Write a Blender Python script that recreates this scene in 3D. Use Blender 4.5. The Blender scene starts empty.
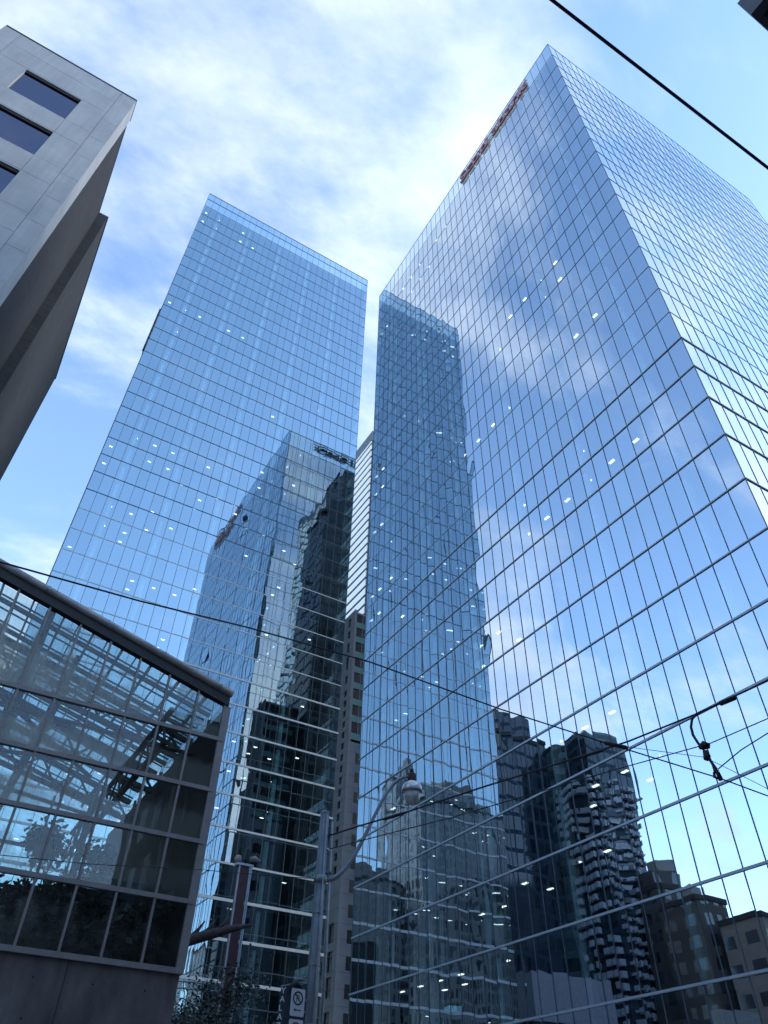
import bpy, math, random
from mathutils import Vector, Matrix
random.seed(7)
S = bpy.context.scene
COL = S.collection
GZ = -1.6                      # ground level; the camera's eye is the origin, 1.6 m up
# ------------------------------------------------------------------ camera
F_PX, PIT, ROLL, AZ = 726.01, 0.747508667, 0.0254152787, -0.522138989
fh = Vector((-math.sin(AZ), math.cos(AZ), 0)); r0 = Vector((math.cos(AZ), math.sin(AZ), 0)); zh = Vector((0, 0, 1))
u0 = -math.sin(PIT)*fh + math.cos(PIT)*zh
FW = math.cos(PIT)*fh + math.sin(PIT)*zh
RT = math.cos(ROLL)*r0 + math.sin(ROLL)*u0
UP = -math.sin(ROLL)*r0 + math.cos(ROLL)*u0
cam = bpy.data.cameras.new('camera'); co = bpy.data.objects.new('camera', cam); COL.objects.link(co)
co.matrix_world = Matrix(((RT.x, UP.x, -FW.x, 0), (RT.y, UP.y, -FW.y, 0), (RT.z, UP.z, -FW.z, 0), (0, 0, 0, 1)))
cam.lens = F_PX/1024*36; cam.sensor_width = 36; cam.clip_start = 0.05; cam.clip_end = 20000
S.camera = co

def proj(p):
    p = Vector(p); d = p.dot(FW)
    if d < .1: return None
    return 384+F_PX*p.dot(RT)/d, 512-F_PX*p.dot(UP)/d

def pane_area(P, A, B, n=None):
    """projected size of the parallelogram P, P+A, P+B inside the picture, 0 if it faces away"""
    P, A, B = Vector(P), Vector(A), Vector(B)
    c = P+(A+B)*.5
    if n is not None and c.dot(n) > 0: return 0
    q = [proj(P), proj(P+A), proj(P+A+B), proj(P+B)]
    if None in q: return 0
    cx = sum(a[0] for a in q)/4; cy = sum(a[1] for a in q)/4
    if not (-15 < cx < 783 and -15 < cy < 1039): return 0
    s = 0
    for i in range(4):
        a, b = q[i], q[(i+1) % 4]; s += a[0]*b[1]-a[1]*b[0]
    return abs(s)/2

# ------------------------------------------------------------------ materials
def mat(name):
    m = bpy.data.materials.new(name); m.use_nodes = True
    nt = m.node_tree; nt.nodes.clear()
    out = nt.nodes.new('ShaderNodeOutputMaterial')
    return m, nt, out
def nd(nt, t, **kw):
    n = nt.nodes.new(t)
    for k, v in kw.items():
        if k.startswith('i_'): n.inputs[int(k[2:])].default_value = v
        else: setattr(n, k, v)
    return n
def ln(nt, a, b): nt.links.new(a, b)
def math_(nt, op, a, b=None, c=None, clamp=False):
    n = nt.nodes.new('ShaderNodeMath'); n.operation = op; n.use_clamp = clamp
    for i, v in enumerate((a, b, c)):
        if v is None: continue
        if isinstance(v, (int, float)): n.inputs[i].default_value = v
        else: nt.links.new(v, n.inputs[i])
    return n.outputs[0]
def rgb(c): return (c[0], c[1], c[2], 1)
def mixcol(nt, fac, a, b):
    n = nt.nodes.new('ShaderNodeMix'); n.data_type = 'RGBA'
    for sock, v in ((n.inputs[0], fac), (n.inputs[6], a), (n.inputs[7], b)):
        if isinstance(v, (tuple, list)): sock.default_value = rgb(v)
        elif isinstance(v, (int, float)): sock.default_value = v
        else: nt.links.new(v, sock)
    return n.outputs[2]

def solid(name, col, rough=.6, metal=0., var=.15, scale=1.5, bump=0., bscale=20.):
    m, nt, out = mat(name)
    p = nd(nt, 'ShaderNodeBsdfPrincipled'); ln(nt, p.outputs[0], out.inputs[0])
    tc = nd(nt, 'ShaderNodeTexCoord'); no = nd(nt, 'ShaderNodeTexNoise'); no.inputs['Scale'].default_value = scale
    no.inputs['Detail'].default_value = 6; ln(nt, tc.outputs['Object'], no.inputs['Vector'])
    a = tuple(c*(1-var) for c in col); b = tuple(min(1, c*(1+var)) for c in col)
    f = math_(nt, 'MULTIPLY_ADD', no.outputs[0], 2.2, -.6, clamp=True)
    ln(nt, mixcol(nt, f, a, b), p.inputs['Base Color'])
    p.inputs['Roughness'].default_value = rough; p.inputs['Metallic'].default_value = metal
    if bump:
        n2 = nd(nt, 'ShaderNodeTexNoise'); n2.inputs['Scale'].default_value = bscale; ln(nt, tc.outputs['Object'], n2.inputs['Vector'])
        bm = nd(nt, 'ShaderNodeBump'); bm.inputs['Strength'].default_value = bump; bm.inputs['Distance'].default_value = .02
        ln(nt, n2.outputs[0], bm.inputs['Height']); ln(nt, bm.outputs[0], p.inputs['Normal'])
    return m

def glass(name, tint=(.74, .87, 1.), base=.4, trans=(.62, .78, .82), wave=.004, wscale=.35, rough=0., haze=False):
    m, nt, out = mat(name)
    geo = nd(nt, 'ShaderNodeNewGeometry'); tc = nd(nt, 'ShaderNodeTexCoord')
    no = nd(nt, 'ShaderNodeTexNoise'); no.inputs['Scale'].default_value = wscale; no.inputs['Detail'].default_value = 1.5
    ln(nt, tc.outputs['Object'], no.inputs['Vector'])
    sub = nd(nt, 'ShaderNodeVectorMath', operation='SUBTRACT'); ln(nt, no.outputs['Color'], sub.inputs[0]); sub.inputs[1].default_value = (.5, .5, .5)
    sc = nd(nt, 'ShaderNodeVectorMath', operation='SCALE'); ln(nt, sub.outputs[0], sc.inputs[0]); sc.inputs['Scale'].default_value = wave
    ad = nd(nt, 'ShaderNodeVectorMath', operation='ADD'); ln(nt, geo.outputs['Normal'], ad.inputs[0]); ln(nt, sc.outputs[0], ad.inputs[1])
    nn = nd(nt, 'ShaderNodeVectorMath', operation='NORMALIZE'); ln(nt, ad.outputs[0], nn.inputs[0])
    lw = nd(nt, 'ShaderNodeLayerWeight'); lw.inputs[0].default_value = .5; ln(nt, nn.outputs[0], lw.inputs['Normal'])
    p5 = math_(nt, 'POWER', lw.outputs['Facing'], 4.)
    fac = math_(nt, 'MULTIPLY_ADD', p5, 1-base, base, clamp=True)
    g = nd(nt, 'ShaderNodeBsdfGlossy')
    wr = nd(nt, 'ShaderNodeTexWhiteNoise', noise_dimensions='1D'); ln(nt, geo.outputs['Random Per Island'], wr.inputs['W'])
    ln(nt, mixcol(nt, wr.outputs[0], tuple(c*.94 for c in tint), tint), g.inputs['Color']); g.inputs['Roughness'].default_value = rough
    ln(nt, nn.outputs[0], g.inputs['Normal'])
    t = nd(nt, 'ShaderNodeBsdfTransparent'); t.inputs[0].default_value = rgb(trans)
    mx = nd(nt, 'ShaderNodeMixShader'); ln(nt, fac, mx.inputs[0]); ln(nt, t.outputs[0], mx.inputs[1]); ln(nt, g.outputs[0], mx.inputs[2])
    last = mx.outputs[0]
    if haze:                                   # condensation standing in the lower part of every pane
        uv = nd(nt, 'ShaderNodeUVMap'); sp = nd(nt, 'ShaderNodeSeparateXYZ'); ln(nt, uv.outputs[0], sp.inputs[0])
        n3 = nd(nt, 'ShaderNodeTexNoise'); n3.inputs['Scale'].default_value = 2.2; n3.inputs['Detail'].default_value = 5; ln(nt, tc.outputs['Object'], n3.inputs['Vector'])
        mp = nd(nt, 'ShaderNodeMapping'); mp.inputs['Scale'].default_value = (14, 14, .8); ln(nt, tc.outputs['Object'], mp.inputs[0])
        n4 = nd(nt, 'ShaderNodeTexNoise'); n4.inputs['Scale'].default_value = 1.; n4.inputs['Detail'].default_value = 4; ln(nt, mp.outputs[0], n4.inputs['Vector'])
        # level of condensation: high at the pane's foot and along its edges
        ex = math_(nt, 'ABSOLUTE', math_(nt, 'SUBTRACT', sp.outputs[0], .5))
        ex = math_(nt, 'POWER', math_(nt, 'MULTIPLY', ex, 2.), 3.)
        lvl = math_(nt, 'MULTIPLY_ADD', n3.outputs[0], .8, .02)
        lvl = math_(nt, 'MULTIPLY_ADD', ex, .28, lvl)
        d = math_(nt, 'SUBTRACT', lvl, sp.outputs[1])
        f = math_(nt, 'MULTIPLY_ADD', d, 5., .5, clamp=True)
        f = math_(nt, 'MULTIPLY', f, math_(nt, 'MULTIPLY_ADD', n4.outputs[0], .5, .42, clamp=True))
        f = math_(nt, 'ADD', f, math_(nt, 'MULTIPLY_ADD', n4.outputs[0], .45, -.1, clamp=True), clamp=True)
        so2 = nd(nt, 'ShaderNodeSeparateXYZ'); ln(nt, tc.outputs['Object'], so2.inputs[0])
        hi = math_(nt, 'MULTIPLY_ADD', so2.outputs[2], .28, -1.45, clamp=True)          # the warm damp air stands high in the house
        lf = math_(nt, 'MULTIPLY_ADD', so2.outputs[0], -.30, .98, clamp=True)
        f = math_(nt, 'MULTIPLY', math_(nt, 'MULTIPLY', f, math_(nt, 'MULTIPLY_ADD', hi, .85, .15)), math_(nt, 'MULTIPLY_ADD', lf, .75, .25))
        f = math_(nt, 'MULTIPLY', f, .95)
        f = math_(nt, 'ADD', f, math_(nt, 'MULTIPLY', hi, math_(nt, 'MULTIPLY', lf, .07)), clamp=True)
        dif = nd(nt, 'ShaderNodeBsdfDiffuse'); dif.inputs[0].default_value = (.84, .86, .78, 1)
        trl = nd(nt, 'ShaderNodeBsdfTranslucent'); trl.inputs[0].default_value = (.9, .92, .84, 1)
        m2 = nd(nt, 'ShaderNodeMixShader', i_0=.6); ln(nt, dif.outputs[0], m2.inputs[1]); ln(nt, trl.outputs[0], m2.inputs[2])
        m3 = nd(nt, 'ShaderNodeMixShader'); ln(nt, f, m3.inputs[0]); ln(nt, last, m3.inputs[1]); ln(nt, m2.outputs[0], m3.inputs[2])
        last = m3.outputs[0]
    ln(nt, last, out.inputs[0])
    return m

def emis(name, col, st):
    m, nt, out = mat(name)
    e = nd(nt, 'ShaderNodeEmission'); e.inputs[0].default_value = rgb(col); e.inputs[1].default_value = st; ln(nt, e.outputs[0], out.inputs[0])
    m.cycles.emission_sampling = 'NONE'
    return m

def facade(name, wall, win, pw, ph, ww, wh, gloss=.25, var=.2, sill=None):
    """masonry wall with a regular grid of windows, laid out in metres on the wall's own UVs"""
    m, nt, out = mat(name)
    uv = nd(nt, 'ShaderNodeUVMap'); sp = nd(nt, 'ShaderNodeSeparateXYZ'); ln(nt, uv.outputs[0], sp.inputs[0])
    a = math_(nt, 'DIVIDE', sp.outputs[0], pw); b = math_(nt, 'DIVIDE', sp.outputs[1], ph)
    fa = math_(nt, 'FRACT', a); fb = math_(nt, 'FRACT', b)
    ma = math_(nt, 'LESS_THAN', math_(nt, 'ABSOLUTE', math_(nt, 'SUBTRACT', fa, .5)), ww/pw/2)
    mb = math_(nt, 'LESS_THAN', math_(nt, 'ABSOLUTE', math_(nt, 'SUBTRACT', fb, .5)), wh/ph/2)
    mask = math_(nt, 'MULTIPLY', ma, mb)
    cell = nd(nt, 'ShaderNodeCombineXYZ'); ln(nt, math_(nt, 'FLOOR', a), cell.inputs[0]); ln(nt, math_(nt, 'FLOOR', b), cell.inputs[1])
    wn = nd(nt, 'ShaderNodeTexWhiteNoise'); ln(nt, cell.outputs[0], wn.inputs['Vector'])
    no = nd(nt, 'ShaderNodeTexNoise'); no.inputs['Scale'].default_value = .25; no.inputs['Detail'].default_value = 8; ln(nt, uv.outputs[0], no.inputs['Vector'])
    wc = mixcol(nt, no.outputs[0], tuple(c*(1-var) for c in wall), tuple(c*(1+var) for c in wall))
    gc = mixcol(nt, math_(nt, 'POWER', wn.outputs[0], 3.), win, tuple(min(1, c*2.5+.02) for c in win))
    p = nd(nt, 'ShaderNodeBsdfPrincipled'); ln(nt, mixcol(nt, mask, wc, gc), p.inputs['Base Color'])
    ln(nt, math_(nt, 'MULTIPLY_ADD', mask, -(.75-.08), .75), p.inputs['Roughness'])
    ln(nt, math_(nt, 'MULTIPLY_ADD', mask, 2*gloss, .3), p.inputs['Specular IOR Level'])
    ln(nt, p.outputs[0], out.inputs[0])
    return m

M = {}
M['glassR'] = glass('blue coated glazing', tint=(.84, .93, 1.), base=.66, trans=(.6, .76, .78), wave=.0042, wscale=.22)
M['glassL'] = glass('grey blue coated glazing', tint=(.71, .88, .95), base=.58, trans=(.52, .70, .76), wave=.0026, wscale=.25)
M['glassCons'] = glass('conservatory glazing', tint=(.9, .97, 1.), base=.06, trans=(.78, .84, .80), wave=.01, wscale=.6, haze=True)
M['glassPlain'] = glass('clear glazing', tint=(.9, .97, 1.), base=.06, trans=(.8, .9, .9), wave=.01)
M['glassDark'] = glass('dark window glass', tint=(.62, .60, .72), base=.26, trans=(.10, .11, .14), wave=.01)
M['alu'] = solid('anodised aluminium', (.27, .31, .35), .45, .25, .1)
M['aluDark'] = solid('dark mullion metal', (.045, .06, .075), .5, .2, .2)
M['aluLight'] = solid('pale aluminium band', (.40, .45, .49), .5, .1, .1)
M['mull'] = solid('slate mullion metal', (.05, .07, .095), .5, .2, .15)
M['slab'] = solid('ceiling and slab edge', (.12, .15, .165), .9)
M['core'] = solid('interior core wall', (.06, .075, .09), .9)
M['column'] = solid('pale interior column', (.75, .85, .85), .7)
M['lampOn'] = emis('lit ceiling panel', (1., .98, .93), 1.7)
M['roof'] = solid('roof gravel', (.22, .22, .22), .95)
M['concrete'] = None
def stained_concrete():
    m, nt, out = mat('rain streaked board marked concrete')
    tc = nd(nt, 'ShaderNodeTexCoord'); mp = nd(nt, 'ShaderNodeMapping'); mp.inputs['Scale'].default_value = (1.1, 1.1, .4); ln(nt, tc.outputs['Object'], mp.inputs[0])
    a = nd(nt, 'ShaderNodeTexNoise'); a.inputs['Scale'].default_value = 1.3; a.inputs['Detail'].default_value = 9; a.inputs['Roughness'].default_value = .62; ln(nt, mp.outputs[0], a.inputs['Vector'])
    b = nd(nt, 'ShaderNodeTexNoise'); b.inputs['Scale'].default_value = 9; b.inputs['Detail'].default_value = 8; ln(nt, tc.outputs['Object'], b.inputs['Vector'])
    f = math_(nt, 'MULTIPLY_ADD', a.outputs[0], 2.6, -.8, clamp=True); f = math_(nt, 'MULTIPLY', f, math_(nt, 'MULTIPLY_ADD', b.outputs[0], .8, .6, clamp=True))
    v = nd(nt, 'ShaderNodeTexVoronoi'); v.inputs['Scale'].default_value = 7; ln(nt, tc.outputs['Object'], v.inputs['Vector'])
    pit = math_(nt, 'LESS_THAN', v.outputs['Distance'], .045)
    c = mixcol(nt, f, (.075, .062, .058), (.19, .165, .15)); c = mixcol(nt, pit, c, (.015, .015, .015))
    p = nd(nt, 'ShaderNodeBsdfPrincipled'); p.inputs['Roughness'].default_value = .88; ln(nt, c, p.inputs['Base Color'])
    bm = nd(nt, 'ShaderNodeBump'); bm.inputs['Strength'].default_value = .5; bm.inputs['Distance'].default_value = .01; ln(nt, b.outputs[0], bm.inputs['Height']); ln(nt, bm.outputs[0], p.inputs['Normal'])
    ln(nt, p.outputs[0], out.inputs[0]); return m
M['concrete'] = stained_concrete()
M['steel'] = solid('brown grey painted steel', (.25, .225, .21), .55, .2, .15, 4)
M['steelDark'] = solid('dark steel truss', (.03, .031, .032), .6, .2, .15)
M['gutter'] = solid('weathered gutter pipe', (.38, .36, .355), .5, .3, .25, 3)
M['clad'] = solid('grey granite cladding', (.36, .38, .40), .55, 0, .13, .9, .15, 30)
def granite():
    m, nt, out = mat('grey granite panels')
    tc = nd(nt, 'ShaderNodeTexCoord'); ge = nd(nt, 'ShaderNodeNewGeometry')
    wr = nd(nt, 'ShaderNodeTexWhiteNoise', noise_dimensions='3D')
    vm = nd(nt, 'ShaderNodeVectorMath', operation='DIVIDE'); ln(nt, tc.outputs['Object'], vm.inputs[0]); vm.inputs[1].default_value = (4.85, 50, 2.0)
    fl = nd(nt, 'ShaderNodeVectorMath', operation='FLOOR'); ln(nt, vm.outputs[0], fl.inputs[0]); ln(nt, fl.outputs[0], wr.inputs['Vector'])
    a = nd(nt, 'ShaderNodeTexNoise'); a.inputs['Scale'].default_value = .8; a.inputs['Detail'].default_value = 9; a.inputs['Roughness'].default_value = .65; ln(nt, tc.outputs['Object'], a.inputs['Vector'])
    mp = nd(nt, 'ShaderNodeMapping'); mp.inputs['Scale'].default_value = (4, 4, .25); ln(nt, tc.outputs['Object'], mp.inputs[0])
    b = nd(nt, 'ShaderNodeTexNoise'); b.inputs['Scale'].default_value = 1.5; b.inputs['Detail'].default_value = 5; ln(nt, mp.outputs[0], b.inputs['Vector'])
    v = math_(nt, 'ADD', math_(nt, 'MULTIPLY', wr.outputs[0], .25), math_(nt, 'MULTIPLY_ADD', a.outputs[0], 1.6, -.6))
    v = math_(nt, 'ADD', v, math_(nt, 'MULTIPLY_ADD', b.outputs[0], .8, -.35), clamp=True)
    p = nd(nt, 'ShaderNodeBsdfPrincipled'); p.inputs['Roughness'].default_value = .55; ln(nt, mixcol(nt, v, (.33, .34, .35), (.48, .49, .50)), p.inputs['Base Color'])
    ln(nt, p.outputs[0], out.inputs[0]); return m
M['clad'] = granite()
M['joint'] = solid('dark joint and shade line', (.03, .03, .035), .9)
M['black'] = solid('black cable rubber', (.012, .012, .014), .6)
M['wire'] = solid('tarnished copper wire', (.03, .03, .034), .5, .5)
M['galv'] = solid('galvanised steel', (.30, .33, .36), .45, .5, .2, 5)
M['poleGrey'] = solid('grey painted pole', (.19, .22, .25), .5, .3, .2, 5)
M['stone'] = solid('grey limestone', (.10, .125, .165), .8, 0, .12, .5)
M['stoneJoint'] = solid('stone joint', (.05, .05, .055), .9)
M['teal'] = solid('teal spandrel', (.05, .14, .15), .4)
M['darkpane'] = solid('dark window pane', (.010, .011, .014), .12)
M['redPaint'] = solid('dark red painted steel', (.055, .008, .014), .5, .1, .2, 3)
M['cream'] = solid('cream ceramic', (.24, .22, .2), .6)
M['white'] = solid('white sign sheet', (.6, .6, .62), .5, 0, .06)
M['cream2'] = solid('white vinyl letters', (.8, .8, .8), .5)
M['signGreen'] = solid('dark sign ink', (.03, .035, .045), .5)
M['signRed'] = solid('red sign ink', (.28, .03, .05), .5)
M['letterRed'] = solid('red sign letters', (.34, .15, .17), .5, 0, .2)
M['letterBrown'] = solid('letter returns', (.10, .05, .05), .6)
M['banner'] = solid('dark banner board', (.05, .06, .08), .6)
M['bark'] = solid('dark bark', (.05, .04, .04), .9, 0, .4, 6)
M['rust'] = solid('weathered brown steel', (.06, .042, .04), .8, 0, .4, 5)
M['asphalt'] = solid('asphalt', (.05, .05, .052), .9, 0, .2, .6, .4, 60)
M['paving'] = solid('concrete paving', (.28, .27, .26), .9, 0, .15, .5)
M['paint'] = solid('road paint', (.75, .75, .72), .7)
M['ground'] = solid('city ground', (.12, .12, .12), .95, 0, .3, .02)
M['cornice'] = solid('dark metal cornice', (.10, .10, .115), .6, 0, .2, 3)
M['soffit'] = solid('black soffit', (.018, .018, .022), .8, 0, .3, 3)

def leafmat(name, c):
    m, nt, out = mat(name)
    oi = nd(nt, 'ShaderNodeNewGeometry'); wn = nd(nt, 'ShaderNodeTexWhiteNoise', noise_dimensions='1D'); ln(nt, oi.outputs['Random Per Island'], wn.inputs['W'])
    p = nd(nt, 'ShaderNodeBsdfPrincipled'); ln(nt, mixcol(nt, wn.outputs[0], tuple(x*.4 for x in c), tuple(x*1.6 for x in c)), p.inputs['Base Color'])
    p.inputs['Roughness'].default_value = .55; ln(nt, p.outputs[0], out.inputs[0]); return m
M['leaf'] = leafmat('dark leaves', (.035, .05, .035)); M['leafPale'] = leafmat('dry pale leaves', (.16, .15, .14))

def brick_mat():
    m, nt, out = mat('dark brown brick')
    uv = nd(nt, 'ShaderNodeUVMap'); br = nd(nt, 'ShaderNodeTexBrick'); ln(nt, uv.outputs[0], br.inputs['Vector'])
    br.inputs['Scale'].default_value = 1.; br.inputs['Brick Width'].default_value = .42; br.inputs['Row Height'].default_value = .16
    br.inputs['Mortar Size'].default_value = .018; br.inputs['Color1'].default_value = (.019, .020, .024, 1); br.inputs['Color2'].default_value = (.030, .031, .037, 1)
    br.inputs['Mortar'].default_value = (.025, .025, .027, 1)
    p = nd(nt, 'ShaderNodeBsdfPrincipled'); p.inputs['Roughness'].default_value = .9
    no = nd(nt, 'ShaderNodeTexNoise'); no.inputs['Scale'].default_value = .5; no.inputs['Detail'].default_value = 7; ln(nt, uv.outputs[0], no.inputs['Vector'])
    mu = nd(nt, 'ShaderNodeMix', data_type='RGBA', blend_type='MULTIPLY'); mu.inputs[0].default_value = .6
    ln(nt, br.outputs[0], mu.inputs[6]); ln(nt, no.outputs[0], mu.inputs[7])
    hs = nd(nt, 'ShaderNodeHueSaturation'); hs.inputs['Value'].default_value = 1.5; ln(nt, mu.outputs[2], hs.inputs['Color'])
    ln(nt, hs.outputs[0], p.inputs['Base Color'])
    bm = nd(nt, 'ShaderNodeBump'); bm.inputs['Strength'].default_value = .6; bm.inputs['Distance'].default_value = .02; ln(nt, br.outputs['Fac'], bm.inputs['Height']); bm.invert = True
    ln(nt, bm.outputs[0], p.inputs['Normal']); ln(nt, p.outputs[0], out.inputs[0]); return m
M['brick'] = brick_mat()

# ------------------------------------------------------------------ mesh helpers
class MB:
    def __init__(s): s.v = []; s.f = []; s.uv = []; s.mi = []; s.smooth = False
    def face(s, pts, uvs=None, mi=0):
        i = len(s.v); s.v += [tuple(p) for p in pts]; s.f.append(tuple(range(i, i+len(pts)))); s.mi.append(mi)
        s.uv += uvs if uvs else [(0, 0)]*len(pts)
    def box(s, x0, y0, z0, x1, y1, z1, mi=0):
        if x0 > x1: x0, x1 = x1, x0
        if y0 > y1: y0, y1 = y1, y0
        if z0 > z1: z0, z1 = z1, z0
        q = lambda a, b, c, d, us: s.face((a, b, c, d), us, mi)
        w, d = x1-x0, y1-y0
        q((x0,y0,z0),(x1,y0,z0),(x1,y0,z1),(x0,y0,z1), [(x0,z0),(x1,z0),(x1,z1),(x0,z1)])
        q((x1,y0,z0),(x1,y1,z0),(x1,y1,z1),(x1,y0,z1), [(y0,z0),(y1,z0),(y1,z1),(y0,z1)])
        q((x1,y1,z0),(x0,y1,z0),(x0,y1,z1),(x1,y1,z1), [(-x1,z0),(-x0,z0),(-x0,z1),(-x1,z1)])
        q((x0,y1,z0),(x0,y0,z0),(x0,y0,z1),(x0,y1,z1), [(-y1,z0),(-y0,z0),(-y0,z1),(-y1,z1)])
        q((x0,y0,z1),(x1,y0,z1),(x1,y1,z1),(x0,y1,z1), [(0,0)]*4)
        q((x0,y1,z0),(x1,y1,z0),(x1,y0,z0),(x0,y0,z0), [(0,0)]*4)
        return s
    def prism(s, pts, z0f, z1f, mi=0):
        """vertical prism over a ccw polygon; z0f, z1f numbers or functions of (x,y)"""
        a = [(x, y, z0f(x, y) if callable(z0f) else z0f) for x, y in pts]; b = [(x, y, z1f(x, y) if callable(z1f) else z1f) for x, y in pts]
        n = len(pts)
        for i in range(n): s.face((a[i], a[(i+1) % n], b[(i+1) % n], b[i]), mi=mi)
        s.face(b, mi=mi); s.face(a[::-1], mi=mi); return s
    def bar(s, p, q, w, h=None, up=(0, 0, 1), mi=0):
        """rectangular bar from p to q"""
        h = h or w; p, q = Vector(p), Vector(q); d = (q-p).normalized(); up = Vector(up)
        if abs(d.dot(up)) > .98: up = Vector((0, 1, 0))
        a = d.cross(up).normalized()*w/2; b = a.cross(d).normalized()*h/2
        c = [p-a-b, p+a-b, p+a+b, p-a+b]; e = [x+(q-p) for x in c]
        for i in range(4): s.face((c[i], c[(i+1) % 4], e[(i+1) % 4], e[i]), mi=mi)
        s.face(c[::-1], mi=mi); s.face(e, mi=mi); return s
    def tube(s, pts, r, n=8, mi=0, caps=True):
        pts = [Vector(p) for p in pts]; rs = r if isinstance(r, (list, tuple)) else [r]*len(pts)
        rings = []; a = None
        for i, p in enumerate(pts):
            d = (pts[min(i+1, len(pts)-1)]-pts[max(i-1, 0)]).normalized()
            if a is None:
                a = d.cross(Vector((0, 0, 1)) if abs(d.z) < .95 else Vector((0, 1, 0))).normalized()
            else: a = (a-d*a.dot(d)).normalized()
            b = d.cross(a); base = len(s.v)
            for k in range(n):
                t = 2*math.pi*k/n; s.v.append(tuple(p+(a*math.cos(t)+b*math.sin(t))*rs[i]))
            rings.append(base)
        for i in range(len(rings)-1):
            for k in range(n):
                k2 = (k+1) % n; s.f.append((rings[i]+k, rings[i]+k2, rings[i+1]+k2, rings[i+1]+k)); s.mi.append(mi); s.uv += [(0, 0)]*4
        if caps:
            s.f.append(tuple(rings[0]+k for k in range(n))[::-1]); s.mi.append(mi); s.uv += [(0, 0)]*n
            s.f.append(tuple(rings[-1]+k for k in range(n))); s.mi.append(mi); s.uv += [(0, 0)]*n
        s.smooth = True
        return s
    def lathe(s, c, prof, n=24, mi=0):
        """prof: (radius, z) pairs upwards about a vertical axis through c"""
        s.tube([(c[0], c[1], c[2]+z) for r, z in prof], [max(r, .0005) for r, z in prof], n, mi); return s
    def pane(s, P, A, B, nrm, nu=4, nv=6, tilt=.003, bulge=.0026, mi=0):
        """a sheet of glass, bowed and set a few millimetres out of true"""
        P, A, B, nrm = Vector(P), Vector(A), Vector(B), Vector(nrm)
        ta, tb, bu = random.uniform(-tilt, tilt), random.uniform(-tilt, tilt), random.gauss(0, bulge)
        base = len(s.v)
        for j in range(nv+1):
            for i in range(nu+1):
                x, y = i/nu, j/nv
                h = ta*(2*x-1)+tb*(2*y-1)+bu*16*x*(1-x)*y*(1-y)
                s.v.append(tuple(P+A*x+B*y+nrm*h))
        for j in range(nv):
            for i in range(nu):
                a = base+j*(nu+1)+i; s.f.append((a, a+1, a+nu+2, a+nu+1)); s.mi.append(mi)
                for q, w in ((0, 0), (1, 0), (1, 1), (0, 1)): s.uv.append(((i+q)/nu, (j+w)/nv))
        s.smooth = True
        return s
    def build(s, name, m, parent=None, smooth=None):
        me = bpy.data.meshes.new(name)
        off = Vector(parent['_o']) if parent is not None else Vector((0, 0, 0))
        if parent is None:                       # a one-mesh thing: origin at the middle of its base
            xs = [v[0] for v in s.v]; ys = [v[1] for v in s.v]; zs = [v[2] for v in s.v]
            off = Vector(((min(xs)+max(xs))/2, (min(ys)+max(ys))/2, min(zs)))
        me.from_pydata([(v[0]-off.x, v[1]-off.y, v[2]-off.z) for v in s.v], [], s.f)
        uvl = me.uv_layers.new(name='UVMap')
        uvl.data.foreach_set('uv', [c for t in s.uv for c in t])
        mats = m if isinstance(m, (list, tuple)) else [m]
        for mm in mats: me.materials.append(M[mm] if isinstance(mm, str) else mm)
        if len(mats) > 1: me.polygons.foreach_set('material_index', s.mi)
        if smooth if smooth is not None else s.smooth: me.polygons.foreach_set('use_smooth', [True]*len(s.f))
        me.update()
        o = bpy.data.objects.new(name, me); COL.objects.link(o); o['_o'] = tuple(off)
        if parent is not None: o.parent = parent
        else: o.location = off
        return o

def thing(name, label, cat, loc, group=None):
    o = bpy.data.objects.new(name, None); COL.objects.link(o); o.location = loc; o['_o'] = tuple(loc)
    o['label'] = label; o['category'] = cat
    if group: o['group'] = group
    return o
def tag(o, label, cat, group=None):
    o['label'] = label; o['category'] = cat
    if group: o['group'] = group
    return o
def struct(o, label=None):
    o['kind'] = 'structure'
    if label: o['label'] = label
    return o
def box(x0, y0, z0, x1, y1, z1): return MB().box(x0, y0, z0, x1, y1, z1)
def text_mesh(txt, size, extrude):
    c = bpy.data.curves.new('t', 'FONT'); c.body = txt; c.size = size; c.extrude = extrude; c.resolution_u = 3
    o = bpy.data.objects.new('t', c); COL.objects.link(o)
    bpy.context.view_layer.update()
    me = bpy.data.meshes.new_from_object(o.evaluated_get(bpy.context.evaluated_depsgraph_get()))
    bpy.data.objects.remove(o); bpy.data.curves.remove(c)
    return me
def place_text(me, name, m, parent, origin, xa, ya):
    """lay a text mesh with its x axis along xa and y axis along ya at a point given in scene space"""
    xa, ya = Vector(xa).normalized(), Vector(ya).normalized(); za = xa.cross(ya)
    off = Vector(parent['_o']); og = Vector(origin)
    for v in me.vertices: p = v.co.copy(); v.co = og+xa*p.x+ya*p.y+za*p.z-off
    me.materials.clear(); me.materials.append(M[m]); me.name = name
    o = bpy.data.objects.new(name, me); COL.objects.link(o); o.parent = parent; return o

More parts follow.
